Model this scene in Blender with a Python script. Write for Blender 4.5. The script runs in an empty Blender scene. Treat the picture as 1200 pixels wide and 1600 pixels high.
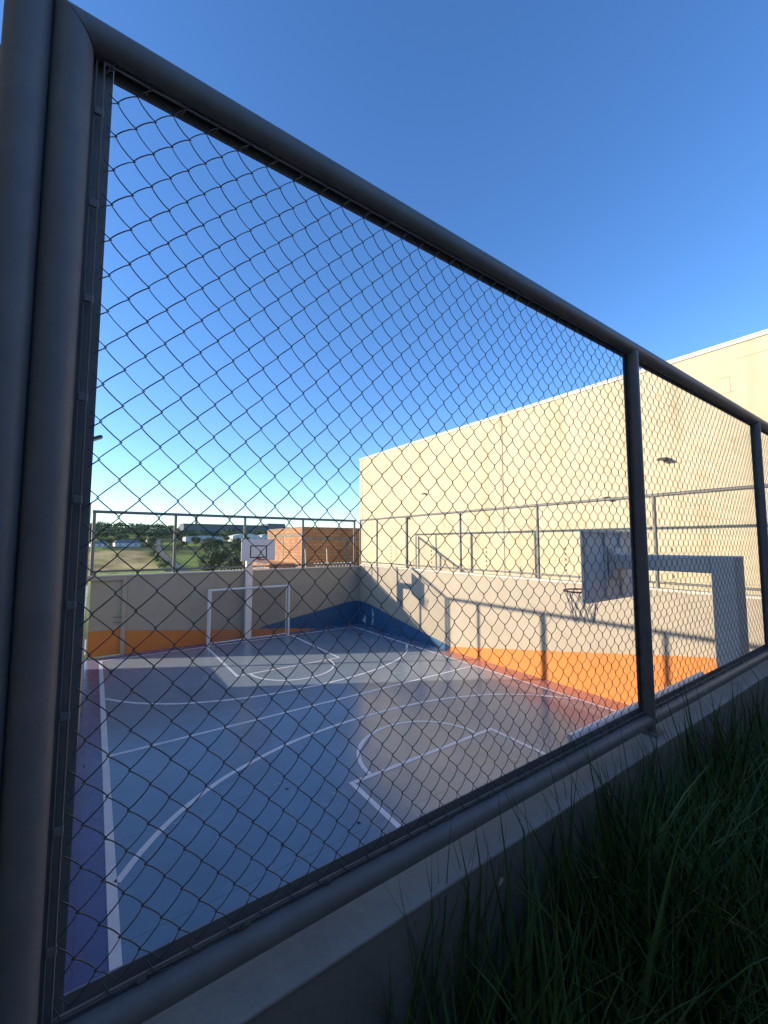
import bpy, bmesh, math, random
from mathutils import Vector, Matrix, noise
random.seed(7)
scene = bpy.context.scene
COL = scene.collection
PI = math.pi

# ------------------------------------------------------------------ materials
def mat(name, col, rough=0.6, var=0.0, scale=3.0, bump=0.0, bscale=40.0, metal=0.0, spec=0.5, col2=None, stretch=None):
    m = bpy.data.materials.new(name); m.use_nodes = True
    nt = m.node_tree; b = nt.nodes['Principled BSDF']
    b.inputs['Roughness'].default_value = rough
    b.inputs['Metallic'].default_value = metal
    b.inputs['Specular IOR Level'].default_value = spec
    b.inputs['Base Color'].default_value = (*col, 1)
    tc = nt.nodes.new('ShaderNodeTexCoord')
    src = tc.outputs['Object']
    if stretch:
        mp = nt.nodes.new('ShaderNodeMapping'); mp.inputs['Scale'].default_value = stretch
        nt.links.new(src, mp.inputs['Vector']); src = mp.outputs['Vector']
    if var > 0 or col2:
        n = nt.nodes.new('ShaderNodeTexNoise'); n.inputs['Scale'].default_value = scale
        n.inputs['Detail'].default_value = 6; n.inputs['Roughness'].default_value = 0.62
        nt.links.new(src, n.inputs['Vector'])
        r = nt.nodes.new('ShaderNodeValToRGB')
        r.color_ramp.elements[0].position = 0.3; r.color_ramp.elements[1].position = 0.7
        lo = col2 if col2 else tuple(c * (1 - var) for c in col)
        hi = col if col2 else tuple(min(1, c * (1 + var)) for c in col)
        r.color_ramp.elements[0].color = (*lo, 1); r.color_ramp.elements[1].color = (*hi, 1)
        nt.links.new(n.outputs['Fac'], r.inputs['Fac'])
        nt.links.new(r.outputs['Color'], b.inputs['Base Color'])
    if bump > 0:
        n2 = nt.nodes.new('ShaderNodeTexNoise'); n2.inputs['Scale'].default_value = bscale
        n2.inputs['Detail'].default_value = 4
        nt.links.new(src, n2.inputs['Vector'])
        bp = nt.nodes.new('ShaderNodeBump'); bp.inputs['Strength'].default_value = bump; bp.inputs['Distance'].default_value = 0.01
        nt.links.new(n2.outputs['Fac'], bp.inputs['Height'])
        nt.links.new(bp.outputs['Normal'], b.inputs['Normal'])
    return m

def floor_mat(name, col, rough):
    """painted sports floor: semi-gloss paint, worn cloudy patches, roller marks and hairline joints"""
    m = mat(name, col, rough, 0.17, 0.7, 0.0)
    nt = m.node_tree; b = nt.nodes['Principled BSDF']
    tc = nt.nodes.new('ShaderNodeTexCoord')
    n = nt.nodes.new('ShaderNodeTexNoise'); n.inputs['Scale'].default_value = 2.2; n.inputs['Detail'].default_value = 8
    n.inputs['Roughness'].default_value = 0.7
    nt.links.new(tc.outputs['Object'], n.inputs['Vector'])
    mr = nt.nodes.new('ShaderNodeMapRange'); mr.inputs['From Min'].default_value = 0.3; mr.inputs['From Max'].default_value = 0.75
    mr.inputs['To Min'].default_value = rough - 0.05; mr.inputs['To Max'].default_value = rough + 0.1
    nt.links.new(n.outputs['Fac'], mr.inputs['Value']); nt.links.new(mr.outputs['Result'], b.inputs['Roughness'])
    n2 = nt.nodes.new('ShaderNodeTexNoise'); n2.inputs['Scale'].default_value = 60; n2.inputs['Detail'].default_value = 3
    nt.links.new(tc.outputs['Object'], n2.inputs['Vector'])
    bp = nt.nodes.new('ShaderNodeBump'); bp.inputs['Strength'].default_value = 0.04; bp.inputs['Distance'].default_value = 0.003
    nt.links.new(n2.outputs['Fac'], bp.inputs['Height']); nt.links.new(bp.outputs['Normal'], b.inputs['Normal'])
    b.inputs['Sheen Weight'].default_value = 0.14; b.inputs['Sheen Roughness'].default_value = 0.45
    b.inputs['Specular IOR Level'].default_value = 0.8
    # saw-cut joints every 3.1 m, thin darker lines in the paint
    old = b.inputs['Base Color'].links[0].from_socket
    br = nt.nodes.new('ShaderNodeTexBrick'); br.offset = 0.0; br.inputs['Scale'].default_value = 1.0
    br.inputs['Brick Width'].default_value = 400.0; br.inputs['Row Height'].default_value = 1.62; br.inputs['Mortar Size'].default_value = 0.007
    br.inputs['Mortar Smooth'].default_value = 0.0
    br.inputs['Color1'].default_value = br.inputs['Color2'].default_value = (1, 1, 1, 1); br.inputs['Mortar'].default_value = (0.7, 0.7, 0.7, 1)
    nt.links.new(tc.outputs['Object'], br.inputs['Vector'])
    mx = nt.nodes.new('ShaderNodeMix'); mx.data_type = 'RGBA'; mx.blend_type = 'MULTIPLY'; mx.inputs['Factor'].default_value = 1.0
    nt.links.new(old, mx.inputs[6]); nt.links.new(br.outputs['Color'], mx.inputs[7]); nt.links.new(mx.outputs[2], b.inputs['Base Color'])
    return m

def block_mat(name, col, bw, bh, mortar, mcol, depth, axis='yz', rough=0.85, patchy=False, col2=None, mortar_noise=False):
    """rendered / bare masonry: bricks in the wall's own plane"""
    m = bpy.data.materials.new(name); m.use_nodes = True
    nt = m.node_tree; b = nt.nodes['Principled BSDF']; b.inputs['Roughness'].default_value = rough
    tc = nt.nodes.new('ShaderNodeTexCoord'); sp = nt.nodes.new('ShaderNodeSeparateXYZ'); cb = nt.nodes.new('ShaderNodeCombineXYZ')
    nt.links.new(tc.outputs['Object'], sp.inputs[0])
    if axis == 'both':
        ad = nt.nodes.new('ShaderNodeMath'); ad.operation = 'ADD'
        nt.links.new(sp.outputs['X'], ad.inputs[0]); nt.links.new(sp.outputs['Y'], ad.inputs[1]); nt.links.new(ad.outputs[0], cb.inputs['X'])
    else:
        nt.links.new(sp.outputs[axis[0].upper()], cb.inputs['X'])
    nt.links.new(sp.outputs['Z'], cb.inputs['Y'])
    br = nt.nodes.new('ShaderNodeTexBrick'); br.inputs['Scale'].default_value = 1.0
    br.inputs['Brick Width'].default_value = bw; br.inputs['Row Height'].default_value = bh; br.inputs['Mortar Size'].default_value = mortar
    br.inputs['Mortar Smooth'].default_value = 0.3
    c2 = col2 or tuple(c * 0.96 for c in col)
    br.inputs['Color1'].default_value = (*col, 1); br.inputs['Color2'].default_value = (*c2, 1); br.inputs['Mortar'].default_value = (*mcol, 1)
    nt.links.new(cb.outputs[0], br.inputs['Vector'])
    n = nt.nodes.new('ShaderNodeTexNoise'); n.inputs['Scale'].default_value = 0.7; n.inputs['Detail'].default_value = 7; n.inputs['Roughness'].default_value = 0.65
    nt.links.new(tc.outputs['Object'], n.inputs['Vector'])
    out = br.outputs['Color']
    if patchy:      # joints only read here and there through the render coat
        n3 = nt.nodes.new('ShaderNodeTexNoise'); n3.inputs['Scale'].default_value = 1.1; n3.inputs['Detail'].default_value = 5
        nt.links.new(tc.outputs['Object'], n3.inputs['Vector'])
        rp = nt.nodes.new('ShaderNodeValToRGB'); rp.color_ramp.elements[0].position = 0.5; rp.color_ramp.elements[1].position = 0.6
        nt.links.new(n3.outputs['Fac'], rp.inputs['Fac'])
        mm = nt.nodes.new('ShaderNodeMix'); mm.data_type = 'RGBA'
        nt.links.new(rp.outputs['Color'], mm.inputs['Factor']); mm.inputs[6].default_value = (*col, 1)
        nt.links.new(out, mm.inputs[7]); out = mm.outputs[2]
    rr = nt.nodes.new('ShaderNodeValToRGB'); rr.color_ramp.elements[0].position = 0.25; rr.color_ramp.elements[1].position = 0.75
    rr.color_ramp.elements[0].color = (0.84, 0.83, 0.80, 1); rr.color_ramp.elements[1].color = (1, 1, 1, 1)
    if mortar_noise: rr.color_ramp.elements[0].color = (0.6, 0.58, 0.56, 1)
    nt.links.new(n.outputs['Fac'], rr.inputs['Fac'])
    mx = nt.nodes.new('ShaderNodeMix'); mx.data_type = 'RGBA'; mx.blend_type = 'MULTIPLY'; mx.inputs['Factor'].default_value = 1.0
    nt.links.new(out, mx.inputs[6]); nt.links.new(rr.outputs['Color'], mx.inputs[7]); nt.links.new(mx.outputs[2], b.inputs['Base Color'])
    if patchy:      # rain streaks running down the render
        mp = nt.nodes.new('ShaderNodeMapping'); mp.inputs['Scale'].default_value = (2.4, 2.4, 0.16)
        nt.links.new(tc.outputs['Object'], mp.inputs['Vector'])
        ns = nt.nodes.new('ShaderNodeTexNoise'); ns.inputs['Scale'].default_value = 1.0; ns.inputs['Detail'].default_value = 6
        nt.links.new(mp.outputs['Vector'], ns.inputs['Vector'])
        rs = nt.nodes.new('ShaderNodeValToRGB'); rs.color_ramp.elements[0].position = 0.3; rs.color_ramp.elements[1].position = 0.5
        rs.color_ramp.elements[0].color = (0.87, 0.86, 0.83, 1); rs.color_ramp.elements[1].color = (1, 1, 1, 1)
        nt.links.new(ns.outputs['Fac'], rs.inputs['Fac'])
        m2 = nt.nodes.new('ShaderNodeMix'); m2.data_type = 'RGBA'; m2.blend_type = 'MULTIPLY'; m2.inputs['Factor'].default_value = 1.0
        nt.links.new(mx.outputs[2], m2.inputs[6]); nt.links.new(rs.outputs['Color'], m2.inputs[7]); nt.links.new(m2.outputs[2], b.inputs['Base Color'])
    n2 = nt.nodes.new('ShaderNodeTexNoise'); n2.inputs['Scale'].default_value = 25; n2.inputs['Detail'].default_value = 5
    nt.links.new(tc.outputs['Object'], n2.inputs['Vector'])
    bp = nt.nodes.new('ShaderNodeBump'); bp.inputs['Strength'].default_value = 0.35; bp.inputs['Distance'].default_value = depth
    nt.links.new(n2.outputs['Fac'], bp.inputs['Height']); nt.links.new(bp.outputs['Normal'], b.inputs['Normal'])
    return m

M = {
 'steel':   mat('dark_grey_enamel', (0.195, 0.190, 0.184), 0.5, 0.12, 9, 0.12, 70),
 'wire':    mat('coated_wire', (0.07, 0.072, 0.078), 0.5),
 'fsteel':  mat('grey_fence_paint', (0.16, 0.16, 0.155), 0.5, 0.1, 4),
 'fwire':   mat('fence_wire_grey', (0.11, 0.11, 0.105), 0.55),
 'cream':   block_mat('cream_render', (0.60, 0.52, 0.36), 0.8, 0.4, 0.008, (0.34, 0.275, 0.165), 0.01, 'yz', 0.9, True),
 'capping': mat('pale_metal_capping', (0.62, 0.57, 0.48), 0.5, 0.08, 3),
 'wall':    mat('grey_beige_wall_paint', (0.405, 0.35, 0.265), 0.8, 0.07, 1.2, 0.25, 60),
 'orange':  mat('orange_wall_paint', (0.64, 0.21, 0.042), 0.7, 0.06, 1.5, 0.2, 60),
 'mural':   mat('blue_wall_paint', (0.03, 0.11, 0.215), 0.65, 0.1, 1.5, 0.2, 60),
 'pale':    mat('pale_blue_paint', (0.5, 0.6, 0.68), 0.7),
 'coping':  mat('concrete_coping', (0.31, 0.285, 0.25), 0.7, 0.2, 2.5, 0.3, 30),
 'copew':   mat('white_coping_paint', (0.60, 0.55, 0.46), 0.7, 0.1, 2.5, 0.2, 30),
 'concrete':mat('raw_concrete', (0.24, 0.235, 0.215), 0.85, 0.2, 1.6, 0.4, 25),
 'court':   floor_mat('blue_court_paint', (0.108, 0.182, 0.258), 0.21),
 'purple':  floor_mat('purple_court_paint', (0.058, 0.042, 0.155), 0.24),
 'redfloor':floor_mat('red_court_paint', (0.30, 0.075, 0.07), 0.24),
 'dkfloor': floor_mat('dark_blue_court_paint', (0.045, 0.10, 0.20), 0.24),
 'line':    mat('white_line_paint', (0.72, 0.73, 0.74), 0.4, 0.08, 5),
 'white':   mat('white_gloss_paint', (0.74, 0.74, 0.73), 0.4, 0.06, 4, 0.05, 60),
 'board':   mat('white_board_paint', (0.78, 0.75, 0.70), 0.45, 0.06, 2),
 'hoopgrey':mat('pale_grey_concrete_paint', (0.80, 0.755, 0.69), 0.5, 0.08, 2.5, 0.12, 50),
 'black':   mat('black_line_paint', (0.02, 0.02, 0.022), 0.5),
 'rim':     mat('red_rim_paint', (0.45, 0.05, 0.04), 0.4),
 'net':     mat('net_cord', (0.62, 0.60, 0.58), 0.8),
 'dnet':    mat('goal_net_cord', (0.42, 0.41, 0.40), 0.8),
 'brick':   block_mat('red_clay_block', (0.64, 0.325, 0.15), 0.42, 0.2, 0.022, (0.30, 0.19, 0.12), 0.01, 'both', 0.9, False, (0.50, 0.225, 0.095), True),
 'mortar':  mat('grey_concrete_beam', (0.24, 0.21, 0.17), 0.9, 0.25, 3),
 'lamp':    mat('dark_lamp_housing', (0.05, 0.05, 0.05), 0.5),
 'glass':   mat('lamp_glass', (0.5, 0.5, 0.48), 0.15),
 'bplaster':mat('warm_plaster', (0.46, 0.385, 0.29), 0.9, 0.12, 1.5, 0.2, 30),  # warm tone picked so the added shade blocks bounce warmer fill
 'grass':   mat('grass_blade', (0.085, 0.15, 0.035), 0.55, 0.0, 6, 0, 40, 0, 0.3, (0.035, 0.085, 0.02)),
 'dry':     mat('dry_grass_stalk', (0.30, 0.24, 0.13), 0.8),
 'soil':    mat('dark_soil', (0.035, 0.032, 0.022), 0.95, 0.3, 6, 0.5, 15),
 'trunk':   mat('tree_bark', (0.10, 0.075, 0.05), 0.9, 0.2, 4),
 'leafA':   mat('dark_foliage', (0.06, 0.095, 0.028), 0.7, 0.35, 1.3),
 'leafB':   mat('olive_foliage', (0.12, 0.15, 0.045), 0.7, 0.3, 1.3),
 'leafC':   mat('dry_foliage', (0.20, 0.19, 0.075), 0.7, 0.3, 1.3),
 'hwhite':  mat('white_house_wall', (0.68, 0.66, 0.62), 0.8, 0.1, 0.4),
 'hgrey':   mat('grey_roof_tile', (0.20, 0.19, 0.18), 0.8, 0.2, 0.5),
 'hred':    mat('clay_roof_tile', (0.40, 0.17, 0.10), 0.8, 0.2, 0.5),
 'shed':    mat('pale_steel_roof', (0.45, 0.47, 0.49), 0.5, 0.1, 0.3),
 'dkshed':  mat('dark_factory_cladding', (0.13, 0.15, 0.17), 0.7, 0.15, 0.3),
 'hwin':    mat('dark_window_glass', (0.03, 0.035, 0.04), 0.2),
 'asphalt': mat('road_asphalt', (0.13, 0.115, 0.095), 0.9, 0.15, 0.3),
}

def terrain_mat():
    m = bpy.data.materials.new('valley_land'); m.use_nodes = True
    nt = m.node_tree; b = nt.nodes['Principled BSDF']; b.inputs['Roughness'].default_value = 0.95
    b.inputs['Specular IOR Level'].default_value = 0.1
    at = nt.nodes.new('ShaderNodeAttribute'); at.attribute_name = 'land'; at.attribute_type = 'GEOMETRY'
    tc = nt.nodes.new('ShaderNodeTexCoord'); mp = nt.nodes.new('ShaderNodeMapping'); mp.inputs['Scale'].default_value = (0.05, 0.022, 0.05)
    nt.links.new(tc.outputs['Object'], mp.inputs['Vector'])
    n = nt.nodes.new('ShaderNodeTexNoise'); n.inputs['Scale'].default_value = 1.0; n.inputs['Detail'].default_value = 9; n.inputs['Roughness'].default_value = 0.7
    nt.links.new(mp.outputs['Vector'], n.inputs['Vector'])
    r = nt.nodes.new('ShaderNodeValToRGB'); e = r.color_ramp.elements
    e[0].position = 0.36; e[0].color = (0.5, 0.52, 0.42, 1); e[1].position = 0.6; e[1].color = (1.45, 1.4, 1.2, 1)
    nt.links.new(n.outputs['Fac'], r.inputs['Fac'])
    mx = nt.nodes.new('ShaderNodeMix'); mx.data_type = 'RGBA'; mx.blend_type = 'MULTIPLY'; mx.inputs['Factor'].default_value = 1.0
    nt.links.new(at.outputs['Color'], mx.inputs[6]); nt.links.new(r.outputs['Color'], mx.inputs[7]); nt.links.new(mx.outputs[2], b.inputs['Base Color'])
    return m

# ------------------------------------------------------------------ mesh helpers
class MB:
    def __init__(s): s.v = []; s.f = []; s.sm = []
    def add(s, vs, fs, smooth=False):
        o = len(s.v); s.v += [tuple(p) for p in vs]
        for f in fs: s.f.append(tuple(i + o for i in f)); s.sm.append(smooth)
        return s
    def box(s, x0, y0, z0, x1, y1, z1):
        vs = [(x0,y0,z0),(x1,y0,z0),(x1,y1,z0),(x0,y1,z0),(x0,y0,z1),(x1,y0,z1),(x1,y1,z1),(x0,y1,z1)]
        return s.add(vs, [(0,3,2,1),(4,5,6,7),(0,1,5,4),(1,2,6,5),(2,3,7,6),(3,0,4,7)])
    def cbox(s, x0, y0, z0, x1, y1, z1, c=0.01):
        """box with bevelled edges"""
        bm = bmesh.new(); bmesh.ops.create_cube(bm, size=1)
        for v in bm.verts: v.co = Vector(((x0+x1)/2 + v.co.x*(x1-x0), (y0+y1)/2 + v.co.y*(y1-y0), (z0+z1)/2 + v.co.z*(z1-z0)))
        bmesh.ops.bevel(bm, geom=bm.edges[:], offset=c, segments=2, affect='EDGES', profile=0.5)
        bm.verts.index_update()
        s.add([v.co[:] for v in bm.verts], [[v.index for v in f.verts] for f in bm.faces]); bm.free(); return s
    def tube(s, pts, r, n=8, cap=True, smooth=True, closed=False):
        pts = [Vector(p) for p in pts]; N = len(pts); rings = []; prev = None
        for i, p in enumerate(pts):
            if closed: t = pts[(i+1) % N] - pts[i-1]
            else: t = pts[min(i+1, N-1)] - pts[max(i-1, 0)]
            t.normalize()
            if prev is None:
                a = Vector((0,0,1)) if abs(t.z) < 0.9 else Vector((1,0,0))
                u = t.cross(a).normalized()
            else: u = (prev - t * prev.dot(t)).normalized()
            prev = u; w = t.cross(u); rr = r[i] if isinstance(r, (list, tuple)) else r
            rings.append([p + (u*math.cos(2*PI*k/n) + w*math.sin(2*PI*k/n))*rr for k in range(n)])
        vs = [q for ring in rings for q in ring]; fs = []
        for i in range(N if closed else N-1):
            j = (i+1) % N
            for k in range(n): fs.append((i*n+k, i*n+(k+1)%n, j*n+(k+1)%n, j*n+k))
        s.add(vs, fs, smooth)
        if cap and not closed: s.add(rings[0], [tuple(range(n))[::-1]]); s.add(rings[-1], [tuple(range(n))])
        return s
    def poly(s, pts, h):
        """prism: flat outline pushed along vector h"""
        pts = [Vector(p) for p in pts]; n = len(pts); h = Vector(h)
        return s.add(pts + [p + h for p in pts], [tuple(range(n))[::-1], tuple(range(n, 2*n))] + [(i, (i+1)%n, n+(i+1)%n, n+i) for i in range(n)])
    def ribbon(s, pts, w, z):
        """flat painted line of width w along 2-D points"""
        P = [Vector((p[0], p[1])) for p in pts]; L = []; R = []
        for i in range(len(P)):
            t = (P[min(i+1, len(P)-1)] - P[max(i-1, 0)]).normalized(); nn = Vector((-t.y, t.x)) * w/2
            L.append((*(P[i]+nn), z)); R.append((*(P[i]-nn), z))
        n = len(P)
        return s.add(L + R, [(n+i, n+i+1, i+1, i) for i in range(n-1)])
    def build(s, name, m, parent=None, loc=None):
        me = bpy.data.meshes.new(name); me.from_pydata(s.v, [], s.f); me.update()
        me.polygons.foreach_set('use_smooth', s.sm)
        o = bpy.data.objects.new(name, me); COL.objects.link(o)
        if m: me.materials.append(m)
        if parent: o.parent = parent
        if loc: o.location = loc
        return o

def tag(o, label=None, cat=None, group=None, kind=None):
    if label: o['label'] = label
    if cat: o['category'] = cat
    if group: o['group'] = group
    if kind: o['kind'] = kind
    return o
def thing(name, label, cat, loc=(0,0,0), rz=0.0, group=None):
    o = bpy.data.objects.new(name, None); COL.objects.link(o)
    o.location = loc; o.rotation_euler = (0,0,rz); o.empty_display_size = 0.2
    return tag(o, label, cat, group)
def copy_thing(o, loc, rz=0.0, label=None, sc=None):
    c = o.copy(); COL.objects.link(c); c.location = loc; c.rotation_euler = (0,0,rz)
    if sc: c.scale = sc
    if label: c['label'] = label
    for ch in list(o.children):
        k = ch.copy(); COL.objects.link(k); k.parent = c
        for g in list(ch.children):
            q = g.copy(); COL.objects.link(q); q.parent = k
    return c
def catmull(pts, n=10):
    out = []
    for i in range(len(pts)-1):
        p0 = pts[max(i-1,0)]; p1 = pts[i]; p2 = pts[i+1]; p3 = pts[min(i+2,len(pts)-1)]
        for k in range(n):
            t = k/n
            out.append(tuple(0.5*((2*b)+(-a+c)*t+(2*a-5*b+4*c-d)*t*t+(-a+3*b-3*c+d)*t**3) for a,b,c,d in zip(p0,p1,p2,p3)))
    out.append(tuple(pts[-1])); return out

# ------------------------------------------------------------------ world, sun, camera
ELEV = math.atan2(3.015, math.hypot(10.45, 6.0)); AZ = math.atan2(-10.45, 6.0)
w = bpy.data.worlds.new('World'); scene.world = w; w.use_nodes = True
nt = w.node_tree; bg = nt.nodes['Background']
sky = nt.nodes.new('ShaderNodeTexSky'); sky.sky_type = 'NISHITA'; sky.sun_disc = False
sky.sun_elevation = ELEV; sky.sun_rotation = AZ; sky.altitude = 650; sky.air_density = 1.0; sky.dust_density = 0.3; sky.ozone_density = 3.2
hs = nt.nodes.new('ShaderNodeHueSaturation'); hs.inputs['Saturation'].default_value = 1.15; hs.inputs['Hue'].default_value = 0.508
nt.links.new(sky.outputs[0], hs.inputs['Color']); nt.links.new(hs.outputs[0], bg.inputs[0]); bg.inputs[1].default_value = 0.15
sun = bpy.data.lights.new('sun', 'SUN'); sun.energy = 3.1; sun.angle = math.radians(0.5); sun.color = (1.0, 0.85, 0.65)
so = bpy.data.objects.new('sun', sun); COL.objects.link(so)
so.rotation_euler = Vector((10.45, -6.0, -3.015)).to_track_quat('-Z', 'Y').to_euler(); so.location = (-20, 20, 15)

F = 640.0; PITCH = math.atan(48.5/F); YAW = math.atan(452/math.hypot(F, 48.5)); EYE = 3.8
cam = bpy.data.cameras.new('camera'); cam.sensor_fit = 'VERTICAL'; cam.sensor_height = 36; cam.lens = 36*F/1600
cam.clip_start = 0.02; cam.clip_end = 8000
co = bpy.data.objects.new('camera', cam); COL.objects.link(co)
fwd = Vector((math.sin(YAW)*math.cos(PITCH), math.cos(YAW)*math.cos(PITCH), math.sin(PITCH)))
rt = Vector((math.cos(YAW), -math.sin(YAW), 0)); up = rt.cross(fwd)
co.matrix_world = Matrix(((rt.x, up.x, -fwd.x, 0), (rt.y, up.y, -fwd.y, 0), (rt.z, up.z, -fwd.z, EYE), (0,0,0,1)))
scene.camera = co
scene.view_settings.view_transform = 'Standard'; scene.view_settings.look = 'None'
scene.view_settings.exposure = 1.22; scene.view_settings.gamma = 1.0; scene.view_settings.use_curve_mapping = False

# ------------------------------------------------------------------ court
WX, FY = 10.45, 16.88            # inner faces of the side wall and the end wall
LX = -0.10                       # inner face of the wall on the sun side
fl = MB().add([(LX-0.1,1.0,0),(WX+0.05,1.0,0),(WX+0.05,FY+0.05,0),(LX-0.1,FY+0.05,0)], [(0,1,2,3)]).build('court_floor', M['purple'])
tag(fl, kind='structure')
pf = MB().add([(0.32,1.8,0.004),(9.80,1.8,0.004),(9.80,16.3,0.004),(0.32,16.3,0.004)], [(0,1,2,3)]).build('playing_field', M['court'], fl)
LZ = 0.008
MB().add([(9.8,1.0,0.003),(WX+0.03,1.0,0.003),(WX+0.03,10.8,0.003),(9.8,10.8,0.003)],[(0,1,2,3)]).build('red_border', M['redfloor'], fl)
MB().add([(9.8,10.803,0.003),(WX+0.03,10.803,0.003),(WX+0.03,FY+0.03,0.003),(9.8,FY+0.03,0.003)],[(0,1,2,3)]).add([(6.6,16.3,0.003),(9.797,16.3,0.003),(9.797,FY+0.03,0.003),(6.6,FY+0.03,0.003)],[(0,1,2,3)]).build('blue_border', M['dkfloor'], fl)
def line(name, pts, w): return MB().ribbon(pts, w, LZ).build(name, M['line'], fl)
MB().ribbon([(0.32,1.75),(0.32,16.35)],0.10,LZ).build('sideline', M['line'], fl)
MB().ribbon([(9.80,1.75),(9.80,16.35)],0.08,LZ).build('sideline', M['line'], fl)
MB().ribbon([(0.375,1.8),(9.755,1.8)],0.08,LZ).build('end_line', M['line'], fl)
MB().ribbon([(0.375,16.3),(9.755,16.3)],0.08,LZ).build('end_line', M['line'], fl)
MB().ribbon([(0.375,9.05),(9.755,9.05)],0.085,LZ).build('halfway_line', M['line'], fl)
CX = 5.14
for s in (1, -1):
    Y = lambda y: y if s == 1 else 18.1 - y
    k = MB()
    k.ribbon([(3.5,Y(1.845)),(3.5,Y(5.89))],0.08,LZ); k.ribbon([(6.8,Y(1.845)),(6.8,Y(5.89))],0.08,LZ)
    k.ribbon([(3.545,Y(5.85)),(6.755,Y(5.85))],0.08,LZ)
    k.build('key_line', M['line'], fl)
    a = [(CX+1.27*math.cos(t*PI/32), Y(5.895+1.27*math.sin(t*PI/32))) for t in range(33)]
    MB().ribbon(a,0.075,LZ).build('free_throw_arc', M['line'], fl)
    prof = [(-4.69,5.72),(-4.4,6.13),(-4.0,6.57),(-3.5,6.96),(-3.0,7.25),(-2.0,7.62),(-1.0,7.8),(0,7.85),(1,7.8),(2,7.62),(3,7.25),(3.5,6.96),(4,6.57),(4.4,6.13),(4.66,5.76)]
    MB().ribbon([(5.06+u, Y(y)) for u, y in catmull(prof, 6)],0.085,LZ).build('goal_area_arc', M['line'], fl)

for x, y, lab in ((0.02,8.9,'dark fallen leaf on the purple floor strip outside the sideline'),(2.1,5.2,'curled dry leaf on the blue floor inside the near goal area arc'),(3.1,5.0,'small dry leaf on the blue floor left of the near key'),(2.6,6.3,'dry leaf lying on the blue floor inside the near arc, farther than the others'),(6.1,11.9,'dry leaf on the sunlit floor by the far free throw arc')):
    a = x*7+y*3; r_ = lambda t, q: (q*math.cos(a+t), q*math.sin(a+t))
    pr_ = [(*r_(0,.06),0.02),(*r_(0.7,.035),0.008),(*r_(2.4,.03),0.012),(*r_(3.2,.055),0.004),(*r_(3.9,.03),0.012),(*r_(5.5,.035),0.006)]
    o = MB().add(pr_+[(0,0,0.003)],[(i,(i+1)%6,6) for i in range(6)]).build('fallen_leaf', mat('dead_leaf',(0.05,0.035,0.02),0.9), None, (x,y,0.0045)); o.scale = (0.6,0.6,0.8)
    tag(o, lab, 'leaf', 'leaves blown onto the court')

# ------------------------------------------------------------------ court walls
def zig(n, a, b): return [a+(b-a)*i/n for i in range(n+1)]
# end wall behind the far goal
ew = thing('court_wall', 'grey court end wall behind the football goal, orange band and blue hill painted along its foot', 'wall', (5,FY,0))
def rel(o, mb): mb.v = [(x-o.location.x, y-o.location.y, z-o.location.z) for x,y,z in mb.v]; return mb
def part(o, name, mb, m, label=None):
    p = rel(o, mb).build(name, m, o)
    if label: p['label'] = label
    return p
part(ew, 'wall_body', MB().box(1.0,FY,-0.3,10.75,FY+0.22,2.66), M['wall'])
part(ew, 'coping', MB().cbox(-0.3,FY-0.03,2.662,10.40,FY+0.25,2.715,0.006), M['copew'])
part(ew, 'orange_band', MB().poly([(1.0,FY,0.004),(1.0,FY,0.80),(3.1,FY,0.56),(6.57,FY,0.20),(8.04,FY,0.02),(8.04,FY,0.004)], (0,-0.003,0)), M['orange'])
hill = catmull([(5.6,0.32),(6.02,0.42),(6.99,0.58),(8.03,0.74),(8.98,0.91),(9.82,1.05),(10.25,1.08),(10.44,1.06)], 6)
part(ew, 'blue_hill', MB().poly([(10.44,FY,0.004),(8.2,FY,0.004),(8.06,FY,0.03),(6.6,FY,0.205)] + [(x,FY,z) for x,z in hill], (0,-0.0045,0)), M['mural'])
# painted steel door leaf at the end of that wall
dr = thing('court_door', 'grey steel service door with orange foot in the end wall, left of the goal', 'door', (0.45,FY,0))
part(dr, 'door_leaf', MB().box(-0.05,FY+0.06,0.02,0.86,FY+0.10,2.52), M['wall'])
part(dr, 'orange_band', MB().box(-0.05,FY+0.055,0.02,0.86,FY+0.06,0.86), M['orange'])
part(dr, 'door_frame', MB().box(0.86,FY-0.03,0.0,0.995,FY+0.2,2.655).box(-0.12,FY-0.03,2.53,0.858,FY+0.2,2.655), M['wall'])
for z in (1.28, 1.10): part(dr, 'bolt', MB().tube([(0.62,FY+0.04,z),(0.9,FY-0.04,z)],0.012,6), M['fsteel'])
# long side wall below the cream building
sw = thing('court_wall', 'long grey court side wall below the cream building, sunlit orange band rising along its foot', 'wall', (WX,9,0))
part(sw, 'wall_body', MB().box(WX,0.4,-0.3,WX+0.22,FY-0.003,2.72), M['wall'])
part(sw, 'coping', MB().cbox(WX-0.03,0.4,2.722,WX+0.26,FY-0.035,2.78,0.006), M['copew'])
part(sw, 'orange_band', MB().poly([(WX,10.9,0.004),(WX,10.7,0.15),(WX,1.2,1.80),(WX,1.2,0.004)], (-0.003,0,0)), M['orange'])
h2 = catmull([(FY-0.01,1.06),(16.5,1.05),(15.78,0.97),(14.77,0.79),(13.63,0.61),(12.6,0.44),(11.49,0.27),(10.72,0.14)], 6)
part(sw, 'blue_hill', MB().poly([(WX,y,z) for y,z in h2] + [(WX,10.92,0.004),(WX,FY-0.01,0.004)], (-0.0045,0,0)), M['mural'])
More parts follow.
